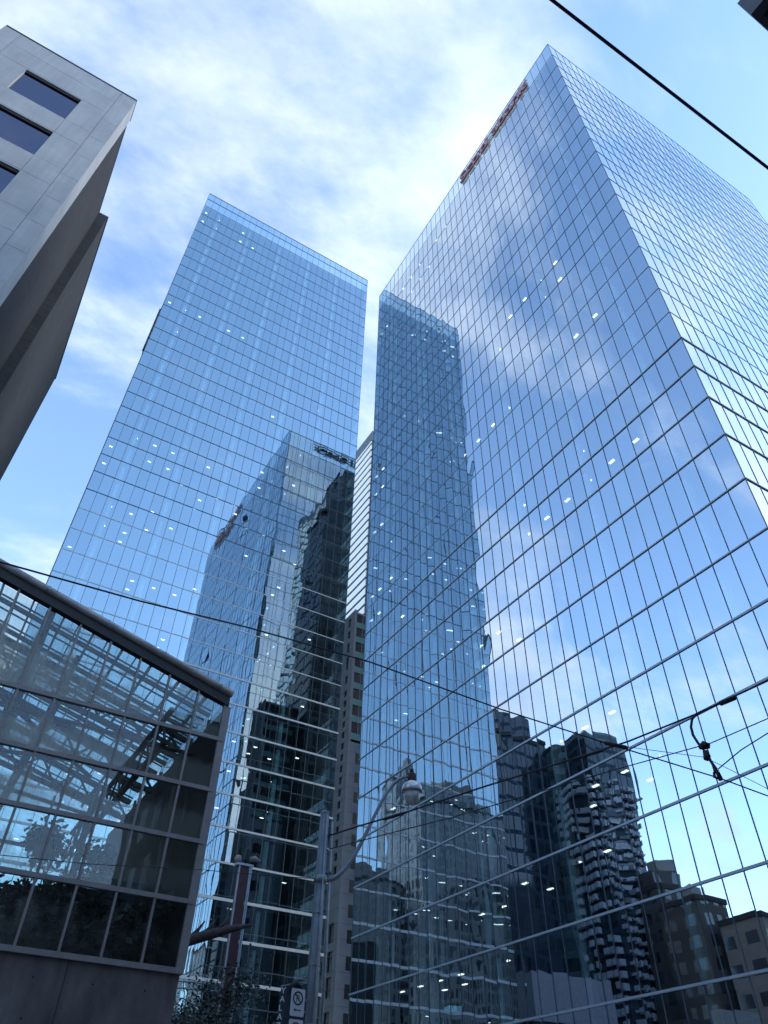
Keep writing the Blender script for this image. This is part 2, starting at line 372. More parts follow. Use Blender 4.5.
# ------------------------------------------------------------------ curtain wall tower
def tower(name, label, x0, y0, x1, y1, levels, crown, glassm, bay, bandh, bandm, mullm, visible_faces, lamp_p, colgap, lamp_top, lamp_faces, group=None, shadow_core=True):
    """levels: floor heights from street to roof slab; crown: glazing levels of the screen above it"""
    T = thing(name, label, 'tower', ((x0+x1)/2, (y0+y1)/2, GZ), group)
    faces = {  # origin, direction, length, outward normal
        'west': (Vector((x0, y1, 0)), Vector((0, -1, 0)), y1-y0, Vector((-1, 0, 0))),
        'south': (Vector((x0, y0, 0)), Vector((1, 0, 0)), x1-x0, Vector((0, -1, 0))),
        'east': (Vector((x1, y0, 0)), Vector((0, 1, 0)), y1-y0, Vector((1, 0, 0))),
        'north': (Vector((x1, y1, 0)), Vector((-1, 0, 0)), x1-x0, Vector((0, 1, 0)))}
    zs = levels+crown[1:] if crown[0] == levels[-1] else levels+crown
    zs = sorted(set(zs))
    panes = []
    for fn, (o, d, L, n) in faces.items():
        nb = max(1, round(L/bay)); w = L/nb
        for i in range(nb):
            for k in range(len(zs)-1):
                P = o+d*(i*w)+Vector((0, 0, zs[k])); A = d*w; B = Vector((0, 0, zs[k+1]-zs[k]))
                ar = pane_area(P, A, B, n) if fn in visible_faces else 0
                panes.append((ar, P, A, B, n))
    panes.sort(key=lambda t: -t[0])
    for ar, P, A, B, n in panes[:100]:
        MB().pane(P, A, B, n).build('window_pane', glassm, T)
    g = MB()
    for ar, P, A, B, n in panes[100:]:
        g.pane(P, A, B, n, *((4, 6) if ar > 0 else (2, 3)))
    o_ = g.build('curtain_glazing', glassm, T); o_['kind'] = 'stuff'
    # mullions
    pr = .035; mw = .06; ztop = zs[-1]; rest = MB(); cnt = 0
    for fn, (o, d, L, n) in faces.items():
        nb = max(1, round(L/bay)); w = L/nb
        for i in range(nb+1):
            if i == 0: continue
            c = o+d*(i*w)
            if i == nb:                                   # corner post
                b = MB(); q = c+n*.0; b.box(q.x-.035, q.y-.035, GZ, q.x+.035, q.y+.035, ztop-.02); b.build('corner_post', mullm, T); continue
            a = c-d*mw/2+n*.004; e = c+d*mw/2+n*pr
            tgt = MB() if (fn in visible_faces and cnt < 96) else rest
            tgt.box(a.x, a.y, GZ, e.x, e.y, ztop-.03)
            if tgt is not rest: tgt.build('mullion', mullm, T); cnt += 1
    if rest.v: r_ = rest.build('mullion_set', mullm, T); r_['kind'] = 'stuff'
    # bands at the floors
    for k, z in enumerate(zs):
        h = bandh*(1 if z < 30 else (.72 if z < 60 else .42))
        if z > levels[-1]: h = bandh*.8
        pz = .09 if z < 60 else .04; b = MB()
        za, zb = z-h/2, z+h/2
        b.box(x0-pz, y0-pz, za, x1+pz, y0-.003, zb); b.box(x0-pz, y1+.003, za, x1+pz, y1+pz, zb)
        b.box(x0-pz, y0-.003, za, x0-.003, y1+.003, zb); b.box(x1+.003, y0-.003, za, x1+pz, y1+.003, zb)
        b.build('floor_band', bandm if z < 80 else mullm, T)
    # interior: slabs, core, columns, lamps
    lv = [z for z in levels if z > GZ+.1]
    for z in lv:
        MB().box(x0+.12, y0+.12, z-.55, x1-.12, y1-.12, z-.02).build('floor_slab', 'slab' if z != levels[-1] else 'roof', T)
    cx, cy = 9, 9
    if shadow_core:
        prev = GZ
        c = MB()
        for z in lv: c.box(x0+cx, y0+cy, prev, x1-cx, y1-cy, z-.56); prev = z-.01
        c.build('core', 'core', T)
    for fn in visible_faces:
        o, d, L, n = faces[fn]
        k = 1; xx = colgap*.5
        while xx < L-1:
            p = o+d*xx-n*.62; b = MB(); prev = GZ
            for z in lv: b.box(p.x-.28, p.y-.28, prev, p.x+.28, p.y+.28, z-.56); prev = z-.01
            b.build('interior_column', 'column', T); xx += colgap
    # ceiling lamps: seen from below through the glass
    lamps = []
    for z in lv:
        prow = lamp_p*random.choice([.2, .5, .8, 1.1, .6])*max(.05, min(1, (lamp_top-z)/60))
        for fn in lamp_faces:
            o, d, L, n = faces[fn]
            xx = .8; on = random.random() < .4
            while xx < L-4:
                if random.random() < .3: on = random.random() < prow*2.2
                if on and random.random() < .8:
                    for dep in ((1.7,), (1.7,), (4.4,), (1.7, 4.4))[random.randrange(4)]:
                        p = o+d*xx-n*dep+Vector((0, 0, z-.56))
                        lamps.append((pane_area(p, d*1., n*.5), p, d, n))
                xx += bay*2
    lamps.sort(key=lambda t: -t[0])
    rest = MB()
    for i, (ar, p, d, n) in enumerate(lamps):
        b = MB() if i < 100 else rest
        e = p+d*(.62 if x0 > 30 else .55)+n*.27+Vector((0, 0, -.05)); b.box(p.x, p.y, p.z-.001, e.x, e.y, e.z)
        if b is not rest: b.build('ceiling_lamp', 'lampOn', T)
    if rest.v: r_ = rest.build('ceiling_lamp_set', 'lampOn', T); r_['kind'] = 'stuff'
    # roof plant
    MB().box(x0+8, y0+8, levels[-1], x1-8, y1-8, levels[-1]+3).build('roof_plant_room', 'core', T)
    return T

levR = [GZ, 4.1, 9.0, 14.05, 19.1, 24.0, 28.9, 33.8, 38.7, 43.65]+[48.3+4.3*i for i in range(20)]+[135.4, 141.2]
TR = tower('glass_tower', 'tall blue mirror glass office tower on the right with red sign at its roofline',
           41.5, 18.9, 93.9, 76.6, levR, [141.2, 147.1], 'glassR', 1.6, .15, 'alu', 'mull', ('west', 'south', 'north'), .2, 9.6, 125, ('west',),
           'mirror glass office towers')
levL = [GZ, 5.0, 9.0, 13.4, 17.9, 22.4, 26.9, 31.3, 35.8, 40.3, 44.8, 49.4, 53.9]+[53.9+4.32*i for i in range(1, 10)]+[92.8+4.39*i for i in range(1, 19)]+[176.2, 180.6, 185.1, 189.9]
TL = tower('glass_tower', 'grey blue glass office tower at centre left reflecting the tower opposite',
           .3, 100, 49.9, 140, levL, [189.9, 193.8, 197.0], 'glassL', 1.77, .36, 'aluLight', 'aluDark', ('south',), .2, 8.85, 165, ('south',),
           'mirror glass office towers')

# signs on the towers: raised letters
def wall_sign(label, txt, start, along, up, out, length, height, lm, rm):
    sg = thing('rooftop_sign', label, 'sign', tuple(start))
    start, along, up, out = Vector(start), Vector(along), Vector(up), Vector(out)
    n = len(txt); pitch = length/n
    for i, ch in enumerate(txt):
        me = text_mesh(ch, height*1.35, .16)
        xs = [v.co.x for v in me.vertices]; w = max(xs)-min(xs)
        for v in me.vertices: v.co.x = (v.co.x-min(xs))*min(1.5, pitch*.95/w)
        place_text(me, 'letter', lm, sg, start+along*(pitch*i)+out*.27, along, up)
        p = start+along*(pitch*i+pitch*.2)
    b = MB(); e = start+along*length
    for hz in (.12, .5, .98):
        b.bar(start+up*height*hz+out*.1, e+up*height*hz+out*.1, .12)
    b.build('mounting_rail', rm, sg)
    return sg
wall_sign('row of raised red letters along the roofline of the right glass tower', 'Scotiabank', (41.5, 45.1, 142.3), (0, -1, 0), (0, 0, 1), (-1, 0, 0), 20.2, 3.3, 'letterRed', 'letterRed')
wall_sign('row of brown letters on the right tower, mirrored in the left tower', 'Scotiabank', (68.6, 76.6, 143.6), (-1, 0, 0), (0, 0, 1), (0, 1, 0), 20, 2.6, 'letterBrown', 'letterBrown')
ws = thing('wall_sign', 'thin dark sign seen edge on at the left edge of the centre left tower', 'sign', (.3, 102, 126))
MB().box(.14, 101, 126.2, .2, 103.4, 141.2).build('backing_board', 'banner', ws)
for i in range(5): MB().box(-.08, 101.2, 127+i*2.9, .139, 103.2, 129.1+i*2.9).build('sign_block', 'banner', ws)

# ------------------------------------------------------------------ buildings round about
def block(label, x0, y0, x1, y1, z, m, name='office_block', cat='building', steps=(), plant=True, group=None):
    T = thing(name, label, cat, ((x0+x1)/2, (y0+y1)/2, GZ), group)
    box(x0, y0, GZ, x1, y1, z).build('wall', m, T)
    b = MB(); b.box(x0-.25, y0-.25, z+.003, x1+.25, y1+.25, z+.9)
    b.build('parapet', 'joint', T)
    zz = z+.9
    for (i0, h) in steps:
        box(x0+i0, y0+i0, zz+.003, x1-i0, y1-i0, zz+h).build('upper_storey', m, T); zz += h
    if plant:
        w, d = x1-x0, y1-y0
        box(x0+w*.3, y0+d*.3, zz+.003, x0+w*.62, y0+d*.6, zz+2.5).build('rooftop_unit', 'roof', T)
    return T
fDark = facade('dark glass facade', (.018, .036, .058), (.008, .014, .024), 1.6, 3.9, 1.35, 3.0, .3)
fBlack = facade('black glass facade', (.008, .016, .022), (.006, .009, .011), 1.5, 4.0, 1.2, 3.1, .12)
fGrey = facade('grey stone facade', (.22, .23, .25), (.02, .025, .035), 3.2, 3.7, 1.5, 2.1, .3)
fGoth = facade('pale ribbed facade', (.27, .29, .32), (.03, .04, .055), 2.4, 4.2, 1.1, 3.0, .3)
fBrown = facade('brown brick facade', (.07, .065, .065), (.02, .02, .025), 3.0, 3.6, 1.4, 2.0, .3)
fBeige = facade('beige brick facade', (.19, .17, .155), (.04, .04, .05), 5.5, 4.4, 3.2, 2.0, .3)
fTeal = facade('teal glass facade', (.07, .12, .14), (.02, .04, .05), 2.0, 3.6, 1.7, 2.3, .6)

# striped tower between the two glass towers
st = thing('striped_tower', 'pale tower with dark diagonal looking stripes in the gap between the glass towers', 'tower', (140, 245, GZ))
box(120.7, 223.5, GZ, 160, 262, 292.8).build('wall', fBlack, st)
c = MB()
z = 30.
while z < 292:
    c.box(120.25, 223.9, z, 120.69, 261.9, z+3.5); z += 4.9
o = c.build('pale_spandrel_cladding', solid('white metal cladding', (.82, .82, .80), .5, 0, .04), st)
box(120.15, 223.2, 286.3, 160.3, 262.3, 293.6).build('roof_screen', 'stone', st)

# slim stone tower in the gap
so = thing('stone_tower', 'slim grey stone tower with small square windows between the glass towers', 'tower', (64, 119, GZ))
X, Y0, Y1 = 60.0, 115.6, 124.0
wins = []                                        # (z0, z1, half width)
z = 86.2
for a, b in ((88.2, 90.4), (85.3, 87.2), (81.9, 84.2), (77.9, 81.0), (74.6, 76.4)): wins.append((a, b, .55))
z = 71.7
while z > 38: wins.append((z, z+1.35, .55)); z -= 2.22
wins += [(28.2, 31.0, .95), (24.2, 27.0, .95), (20.8, 23.5, .95), (16.2, 19., .95), (12, 14.8, .95), (7.5, 10.5, .95), (3, 6, .95)]
wins.sort()
wall = MB(); prevz = GZ
YC = 117.95
for a, b, hw in wins:
    wall.box(X, Y0, prevz, X+.5, Y1, a)
    wall.box(X, Y0, a+.0, X+.5, YC-hw, b); wall.box(X, YC+hw, a, X+.5, Y1, b); prevz = b
wall.box(X, Y0, prevz, X+.5, Y1, 91.6)
wall.box(X+.5, Y0+.02, GZ, X+8.8, Y0+.5, 61.5); wall.box(X+.52, Y1-.5, GZ, X+8.8, Y1-.01, 91.5); wall.box(X+8.4, Y0+.5, GZ, X+8.8, Y1-.5, 91.4)
wall.build('stone_wall', 'stone', so)
box(X+.5, Y0+.52, 91.0, X+8.4, Y1-.5, 91.45).build('roof', 'roof', so)
jt = MB(); z = 4.
while z < 90:
    jt.box(X-.004, Y0+.02, z, X+.05, Y1-.02, z+.07); jt.box(X+.52, Y0+.014, z, X+8.7, Y0+.1, z+.07) if z < 61 else None
    z += 2.22
jt.build('stone_joint', 'stoneJoint', so)
for a, b, hw in wins:
    w = MB(); w.box(X+.26, YC-hw, a, X+.3, YC+hw, b); wo = w.build('window', 'darkpane', so)
z = 62.
while z < 90.5:
    box(X+.52, Y0+.05, z, X+8.6, Y0+.3, z+1.35).build('spandrel', 'teal', so)
    box(X+.52, Y0+.22, z+1.36, X+8.6, Y0+.42, z+3.59).build('window_band', 'darkpane', so)
    box(X+1.9, Y0+.1, z+1.36, X+2.05, Y0+.21, z+3.59).build('window_mullion', 'stone', so)
    z += 3.6
for z in [57.5, 53.9, 50.2, 46.5, 42.8, 39.1, 35.4, 31.7, 28.0, 24.3, 20.6, 16.9]:
    box(X+1.7, Y0-.004, z, X+3.2, Y0+.3, z+1.9).build('window', 'darkpane', so)

block('black stepped tower mirrored twice in the left glass tower', 97.6, 160, 125, 176.6, 236, fBlack, 'dark_tower', 'tower')
block('dark lower tower behind the right glass tower', 70.2, 112, 92, 127, 161, fBlack, 'dark_tower', 'tower', steps=((2, 6),))
block('broad dark block far behind the left glass tower', 118, 300, 215, 330, 108, fDark)

# across the street, mirrored in the right tower
block('dark glass tower with stepped crown mirrored in the right tower', -39.3, 130, -24.7, 150, 82, fDark, 'dark_tower', 'tower', steps=((1.2, 6),), plant=False)
b2 = block('dark slab block beside the balcony tower', -47.5, 128, -39.8, 146, 80, fTeal)
M['balc'] = solid('pale grey balcony', (.30, .34, .40), .6)
bt = thing('balcony_tower', 'apartment tower with rows of pale balconies mirrored in the right tower', 'tower', (-53, 130, GZ))
box(-56, 118, GZ, -42, 138, 80.5).build('wall', fDark, bt)
z = 6.; k = 0
while z < 70:
    b = MB()
    for i in range(19):
        u0_ = -55.9+i*.72
        if random.random() < .78: b.box(u0_, 117.1-random.random()*.4, z+random.uniform(-.3, .4), u0_+random.uniform(.3, .68), 117.98, z+random.uniform(.4, 1.2))
        if random.random() < .75: b.box(-41.98, 118.4+i*2.1, z, -41.0+random.random()*.3, 118.4+i*2.1+1.5, z+1.15)
    b.build('balcony_row', 'balc', bt); z += 2.05
box(-54.5, 120, 80.5, -45, 134, 84).build('penthouse', fTeal, bt)
block('dark brown commercial block next to the apartment tower', -57.5, 110, -48.4, 117, 46, fBrown, steps=((1.2, 3),))
block('brown brick warehouse with arched window rows', -52.8, 99, -44.8, 108, 41, fBrown)
block('beige brick building under the reflected sky at lower right', -76, 88, -46.5, 97.5, 36.0, fBeige)
hl = block('low dark hall with a plain pale fascia mirrored low in the right tower', -24, 106, -8, 118, 18.5, fDark, plant=False)
box(-24.6, 105.4, 19.42, -7.4, 118.6, 26.2).build('fascia', solid('pale grey metal fascia', (.22, .23, .27), .7), hl)
block('dark low corner shop block', -44, 84, -16, 90, 17, fBrown)

# mirrored twice: behind the camera to the left
block('ribbed pale tower behind the viewer', -90, -75, -78, -60, 128, fGoth, steps=((2, 5), (4, 4)))
block('ribbed stone tower with a stepped top behind the viewer', -118, -62, -74, -40, 112, fGoth, steps=((4, 5), (9, 6)))
block('grey stone block low behind the viewer', -73, -70, -42, -50, 82, fGrey, steps=((5, 5),))
block('squat grey block at the back of the square', -41, -95, -10, -75, 60, fGrey)
block('dark office slab far down the street', -140, -30, -112, 10, 92, fDark)
block('small grey tower mirrored low in the left tower', 56, -66, 70, -54, 52, fGrey, steps=((2, 5),))
block('slender pale tower mirrored low in the left tower', 84, -100, 96, -88, 74, fGoth)
block('broad dark office row closing the street behind', 30, -48, 52, -34, 18, fDark)
block('long dark brick terrace added behind the viewer to darken the conservatory glass', -36, -30, 28, -15, 13, fBrown, 'added_brick_terrace')  # added so the conservatory glass reflects dark; kept low to admit sky light
block('dark office row on the far left side street', -80, 20, -50, 60, 28, fBrown)

block('unseen plain office block added to the right of the viewer to block the sun', 40, -25, 61.5, 9, 49, fGrey)  # added out of view to keep sun off the conservatory and street level
# dark building with the cornice that cuts into the top right corner
cb = thing('cornice_building', 'dark building whose overhanging cornice cuts into the top right corner', 'building', (20, -7, GZ))
box(10.6, -13, GZ, 30, -1.5, 19.2).build('wall', fBrown, cb)
zc = 19.3; uc = 8.95; vc_ = -.30
box(uc+.25, -13.4, zc, 30.4, vc_-.15, zc+.35).build('soffit', 'soffit', cb)
box(uc, -13.5, zc+.02, uc+.249, vc_, zc+1.0).build('fascia', 'cornice', cb)
box(uc+.25, vc_-.149, zc+.02, 30.5, vc_, zc+1.0).build('fascia', 'cornice', cb)
box(uc+.25, -13.4, zc+.351, 30.4, vc_-.15, zc+.9).build('roof', 'roof', cb)
for i in range(5): box(uc+.35, -1.6-i*2.2, zc-.22, uc+1.6, -1.35-i*2.2, zc-.003).build('bracket', 'soffit', cb)

# ------------------------------------------------------------------ granite clad building top left
gb = thing('granite_building', 'grey granite clad building with dark windows at upper left', 'building', (-15, 28, GZ))
V0 = 17.8; UR = -4.82; ZT = 40.0
cl = MB(); jo = .016
vx = [-10.4, -5.55]            # vertical joints
# corner strip
hz = [ZT]; z = 36.4
while z > GZ: hz.append(z); z -= 2.02
hz.append(GZ)
for a, b in zip(hz[:-1], hz[1:]):
    cl.box(-5.55+jo/2, V0, b+jo/2, UR, V0+1.1, a-jo/2); cl.box(-11.13, V0, b+jo/2, -10.4-jo/2, V0+1.1, a-jo/2)
rows = [37.05-4.0*i for i in range(10)]
WL, WR, WH = 1.23, 3.71, 2.42                                        # window span inside a bay, from its left joint
for j in range(len(vx)-1):
    a, b = vx[j]+jo/2, vx[j+1]-jo/2
    cl.box(a, V0, 38.62+jo/2, b, V0+.4, ZT-.001)
    cl.box(a, V0, 37.05+.1, b, V0+.4, 38.62-jo/2)
    for zt in rows:
        zb = zt-WH; zn = zt-4.0
        wl, wr = vx[j]+WL, vx[j]+WR
        cl.box(a, V0, zb+jo/2, wl, V0+.4, zt+.08); cl.box(wr, V0, zb+jo/2, b, V0+.4, zt+.08)
        cl.box(wl+.001, V0+.002, zt, wr-.001, V0+.4, zt+.08)
        cl.box(a, V0, zn+.1, wr-jo/2, V0+.4, zb-jo/2); cl.box(wr+jo/2, V0, zn+.1, b, V0+.4, zb-jo/2)
cl.build('stone_cladding', 'clad', gb)
box(-11., V0+.401, GZ, -5.5, V0+.9, ZT-.05).build('backing_wall', 'joint', gb)
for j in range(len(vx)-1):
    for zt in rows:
        box(vx[j]+WL, V0+.05, zt-.159, vx[j]+WR, V0+.2, zt-.002).build('window_head_shade', 'joint', gb)  # dark strip stands in for the shadow line under the window head
        w = box(vx[j]+WL, V0+.12, zt-WH, vx[j]+WR, V0+.15, zt-.16).build('window', 'glassDark', gb)
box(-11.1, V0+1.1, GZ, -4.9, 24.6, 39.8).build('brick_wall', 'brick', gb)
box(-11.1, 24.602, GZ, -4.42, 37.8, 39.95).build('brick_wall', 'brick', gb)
box(-11.1, V0-.03, ZT, -4.8, V0+1.12, ZT+.07).build('coping', 'aluDark', gb)
box(-11.1, V0+1.13, 39.81, -4.88, 24.58, 39.9).build('coping', 'aluDark', gb)
box(-11.1, 24.6, 39.96, -4.38, 37.84, 40.06).build('coping', 'aluDark', gb)
box(-8.2, V0+.2, ZT+.07, -8.0, V0+.35, ZT+.2).build('roof_anchor', 'black', gb)

# ------------------------------------------------------------------ conservatory, lower left
cs = thing('conservatory', 'glass and steel conservatory on a concrete base at lower left', 'greenhouse', (1, 26, GZ))
CU0, CU1, CV0, CV1 = -4.25, 6.17, 20.0, 33.0
roofz = lambda u: 11.13-.262*(u-6.16)
bars = [3.72, 5.19, 6.65, 8.05, 9.55]
mus = [6.15-.957*i for i in range(11)]
# base
bs = MB()
bs.box(CU0, CV0-.08, GZ, CU1-.02, CV0+.25, 3.6); bs.box(CU1-.3, CV0+.251, GZ, CU1-.02, CV1, 3.6); bs.box(CU0, CV1-.3, GZ, CU1-.301, CV1, 3.6)
bs.build('concrete_base', 'concrete', cs)
box(CU0, CV0-.16, 3.6, CU1+.04, CV0+.16, 3.72).build('sill', 'steel', cs)
for z in bars[1:]:
    box(CU0, CV0-.07, z-.055, CU1, CV0+.06, z+.055).build('transom', 'steel', cs)
for i, u in enumerate(mus):
    w = .03 if i else .11
    MB().prism([(u-w, CV0-.05), (u+w, CV0-.05), (u+w, CV0+.05), (u-w, CV0+.05)], 3.72, lambda x, y: roofz(x)-.5).build('mullion' if i else 'corner_post', 'steel', cs)
# eaves beam and pipe gutter
eb = MB(); eb.prism([(CU0, CV0-.1), (CU1, CV0-.1), (CU1, CV0+.12), (CU0, CV0+.12)], lambda x, y: roofz(x)-.50, lambda x, y: roofz(x)-.10)
eb.build('eaves_beam', 'steelDark', cs)
MB().tube([(CU0, CV0-.12, roofz(CU0)-.1), (CU1+.06, CV0-.12, roofz(CU1+.06)-.1)], .11, 12).build('gutter', 'gutter', cs)
for i in range(6):
    u = CU1-.35-1.9*i
    MB().tube([(u, CV0-.12, roofz(u)-.1), (u+.06, CV0-.12, roofz(u+.06)-.1)], .122, 12).build('gutter_collar', 'galv', cs)
jb = MB()
for u in (-1.55, 1.0, 3.55): jb.box(u, CV0-.083, GZ, u+.018, CV0-.078, 3.58)
for z in (.6, 2.1): jb.box(CU0, CV0-.0835, z, CU1-.03, CV0-.078, z+.012)
jb.build('formwork_joint', 'joint', cs)
th = MB()
for u in (-3.1, -.9, .35, 1.65, 2.9, 4.2, 5.4):
    for z in (.25, 1.35, 2.45, 3.2): th.tube([(u, CV0-.079, z), (u, CV0-.0845, z)], .022, 8)
th.build('tie_hole', 'joint', cs)
# front panes, one by one
for i in range(len(mus)-1):
    ua, ub = mus[i+1], mus[i]
    for k, z in enumerate(bars):
        if k < 4: zt0 = zt1 = bars[k+1]
        else: zt0, zt1 = roofz(ua)-.6, roofz(ub)-.6
        b = MB(); b.face([(ua, CV0, z), (ub, CV0, z), (ub, CV0, zt1), (ua, CV0, zt0)], [(0, 0), (1, 0), (1, 1), (0, 1)])
        b.build('glass_pane', 'glassCons', cs)
# upper split row above the fourth transom (tall panes carry one slanted bar)
# side and back walls
for (p, q, nm) in (((CU1, CV0+.1), (CU1, CV1), 'side'), ((CU1, CV1), (CU0, CV1), 'back')):
    b = MB(); n = 8
    for i in range(n):
        x0, y0 = p[0]+(q[0]-p[0])*i/n, p[1]+(q[1]-p[1])*i/n; x1, y1 = p[0]+(q[0]-p[0])*(i+1)/n, p[1]+(q[1]-p[1])*(i+1)/n
        b.face([(x0, y0, 3.6), (x1, y1, 3.6), (x1, y1, roofz(x1)-.2), (x0, y0, roofz(x0)-.2)], [(0, 0), (1, 0), (1, 1), (0, 1)])
    b.build('wall_glazing', 'glassPlain', cs)
    f = MB()
    for i in range(1, n): x, y = p[0]+(q[0]-p[0])*i/n, p[1]+(q[1]-p[1])*i/n; f.bar((x, y, 3.6), (x, y, roofz(x)-.2), .09)
    for z in bars[1:]: f.bar((p[0], p[1], z), (q[0], q[1], z), .12)
    f.build('wall_frame', 'steelDark', cs)
box(CU1-.12, CV0+.12, 3.601, CU1-.03, CV1-.1, 10.5).build('side_cladding', 'steelDark', cs)
# roof glass, rafters, purlins, trusses
b = MB(); b.face([(CU0, CV0, roofz(CU0)+.02), (CU1, CV0, roofz(CU1)+.02), (CU1, CV1, roofz(CU1)+.02), (CU0, CV1, roofz(CU0)+.02)])
b.build('roof_glazing', 'glassPlain', cs)
rf = MB()
for i in range(12):
    u = CU1-.5-.957*i
    if u > CU0: rf.bar((u, CV0+.2, roofz(u)-.08), (u, CV1, roofz(u)-.08), .06, .14)
rf.build('rafter', 'steelDark', cs)
gb_ = MB()
for i in range(1, 21):
    u = CU1-.5-.4785*i
    if u > CU0 and i % 2: gb_.bar((u, CV0+.15, roofz(u)-.02), (u, CV1, roofz(u)-.02), .035, .06)
for i in range(1, 18): v = CV0+.72*i; gb_.bar((CU0, v, roofz(CU0)-.03), (CU1-.05, v, roofz(CU1)-.03), .035, .05)
gb_.build('glazing_bars', 'steelDark', cs)
for v in [21.4+1.45*i for i in range(8)]:
    MB().bar((CU0, v, roofz(CU0)-.22), (CU1-.1, v, roofz(CU1)-.22), .08, .13).build('purlin', 'steelDark', cs)
for v in (23.2, 26.4, 29.6):
    t = MB(); top = lambda u: roofz(u)-.38; bot = lambda u: roofz(u)-1.55+.05*(u-CU0)
    t.bar((CU0, v, top(CU0)), (CU1-.2, v, top(CU1)), .13, .16); t.bar((CU0, v, bot(CU0)), (CU1-.2, v, bot(CU1)), .13, .16)
    n = 7; L = CU1-.2-CU0
    for i in range(n):
        a = CU0+L*i/n; c_ = CU0+L*(i+1)/n; m_ = (a+c_)/2
        t.bar((a, v, bot(a)), (m_, v, top(m_)), .07); t.bar((m_, v, top(m_)), (c_, v, bot(c_)), .07)
    t.build('roof_truss', 'steelDark', cs)
for u in (-2.2, 1.6, 4.6):
    t = MB(); z1, z2 = roofz(u)-1.3, roofz(u)-2.3
    t.bar((u, CV0+.3, z1), (u, CV1-.2, z1), .12); t.bar((u, CV0+.3, z2), (u, CV1-.2, z2), .12)
    n = 8; L = CV1-.5-CV0
    for i in range(n):
        a = CV0+.3+L*i/n; c_ = a+L/n
        t.bar((u, a, z2), (u, (a+c_)/2, z1), .06); t.bar((u, (a+c_)/2, z1), (u, c_, z2), .06)
    t.build('cross_truss', 'steelDark', cs)
for (u, v) in ((.48, 20.35), (.48, 26.4), (-3.4, 26.4), (4.6, 29.6)):
    MB().tube([(u, v, GZ), (u, v, roofz(u)-.4)], .13, 12).build('column', 'steelDark', cs)
for (a, c_) in (((-4.1, 21.5, 12.2), (3.5, 24.5, 9.4)), ((-3.5, 24, 9.0), (5.0, 25, 10.2)), ((-4.1, 23., 10.4), (6.0, 22.2, 9.9)), ((-2, 22, 8), (4.4, 29, 9.8))):
    MB().tube([a, c_], .07, 8).build('brace', 'steelDark', cs)
# gallery and a solid service shaft inside
box(4.3, 24.4, GZ, 6.0, 32.4, 6.6).build('service_shaft', 'core', cs)
box(CU0, 28.5, 4.2, 4.29, 30.2, 4.4).build('gallery', 'steelDark', cs)
g = MB()
for i in range(11): g.bar((CU0+.1+i*.7, 28.5, 4.4), (CU0+.1+i*.7, 28.5, 5.4), .04)
g.bar((CU0, 28.5, 5.4), (4.25, 28.5, 5.4), .06); g.build('gallery_railing', 'steelDark', cs)

# planting
def plant(name, label, cat, base, h, rad, nl, lm, seed, leafsize=.22, trunk_r=.08, group=None, zc=.62, droop=.2):
    rnd = random.Random(seed)
    T = thing(name, label, cat, base, group)
    bx, by, bz = base
    tips = []
    t = MB()
    t.tube([(bx, by, bz), (bx+rnd.uniform(-.2, .2)*h*.1, by, bz+h*.35), (bx+rnd.uniform(-.3, .3)*h*.1, by+.1, bz+h*.75)], [trunk_r, trunk_r*.75, trunk_r*.35], 8)
    for i in range(16):
        a = rnd.uniform(0, 6.283); zz = bz+h*rnd.uniform(.25, .72); L = rad*rnd.uniform(.5, 1.)
        e = Vector((bx+math.cos(a)*L, by+math.sin(a)*L, zz+h*rnd.uniform(.05, .25)))
        m_ = Vector((bx+math.cos(a)*L*.4, by+math.sin(a)*L*.4, zz+h*.04))
        t.tube([(bx, by, zz-.1), m_, e], [trunk_r*.4, trunk_r*.28, trunk_r*.1], 5); tips.append(e)
        for j in range(3):
            b2_ = rnd.uniform(0, 6.28); f_ = e+Vector((math.cos(b2_), math.sin(b2_), rnd.uniform(.1, .8)))*rad*.3
            t.tube([m_.lerp(e, .6), f_], [trunk_r*.15, trunk_r*.05], 4); tips.append(f_)
    t.build('trunk', 'bark', T)
    l = MB()
    for i in range(nl):
        c_ = rnd.choice(tips)+Vector((rnd.gauss(0, 1), rnd.gauss(0, 1), rnd.gauss(0, 1)))*rad*.16
        d = Vector((rnd.gauss(0, 1), rnd.gauss(0, 1), rnd.gauss(0, .6)-droop)).normalized(); s_ = d.cross(Vector((rnd.gauss(0, 1), rnd.gauss(0, 1), rnd.gauss(0, 1)))).normalized()
        L = leafsize*rnd.uniform(.5, 1.4); W = L*.3
        l.face([c_, c_+d*L*.5+s_*W, c_+d*L, c_+d*L*.5-s_*W])
    l.build('crown', lm, T)
    return T
plant('conservatory_plant', 'dense dark leafed plant behind the third lowest pane from the corner', 'plant', (3.6, 22.2, GZ), 7.6, 1.0, 5200, 'leaf', 3, .26)
plant('conservatory_plant', 'broad dark foliage filling the lower middle of the conservatory', 'plant', (2.2, 23.6, GZ), 8.0, 1.5, 5200, 'leaf', 4, .3)
plant('conservatory_plant', 'tall dark plant reaching up to the third transom', 'plant', (3.0, 23.4, GZ), 9.4, 1.2, 9000, 'leaf', 21, .17)
plant('conservatory_plant', 'dark shrub inside beside the corner post', 'plant', (5.0, 21.6, GZ), 7.2, .9, 4200, 'leaf', 5, .26)

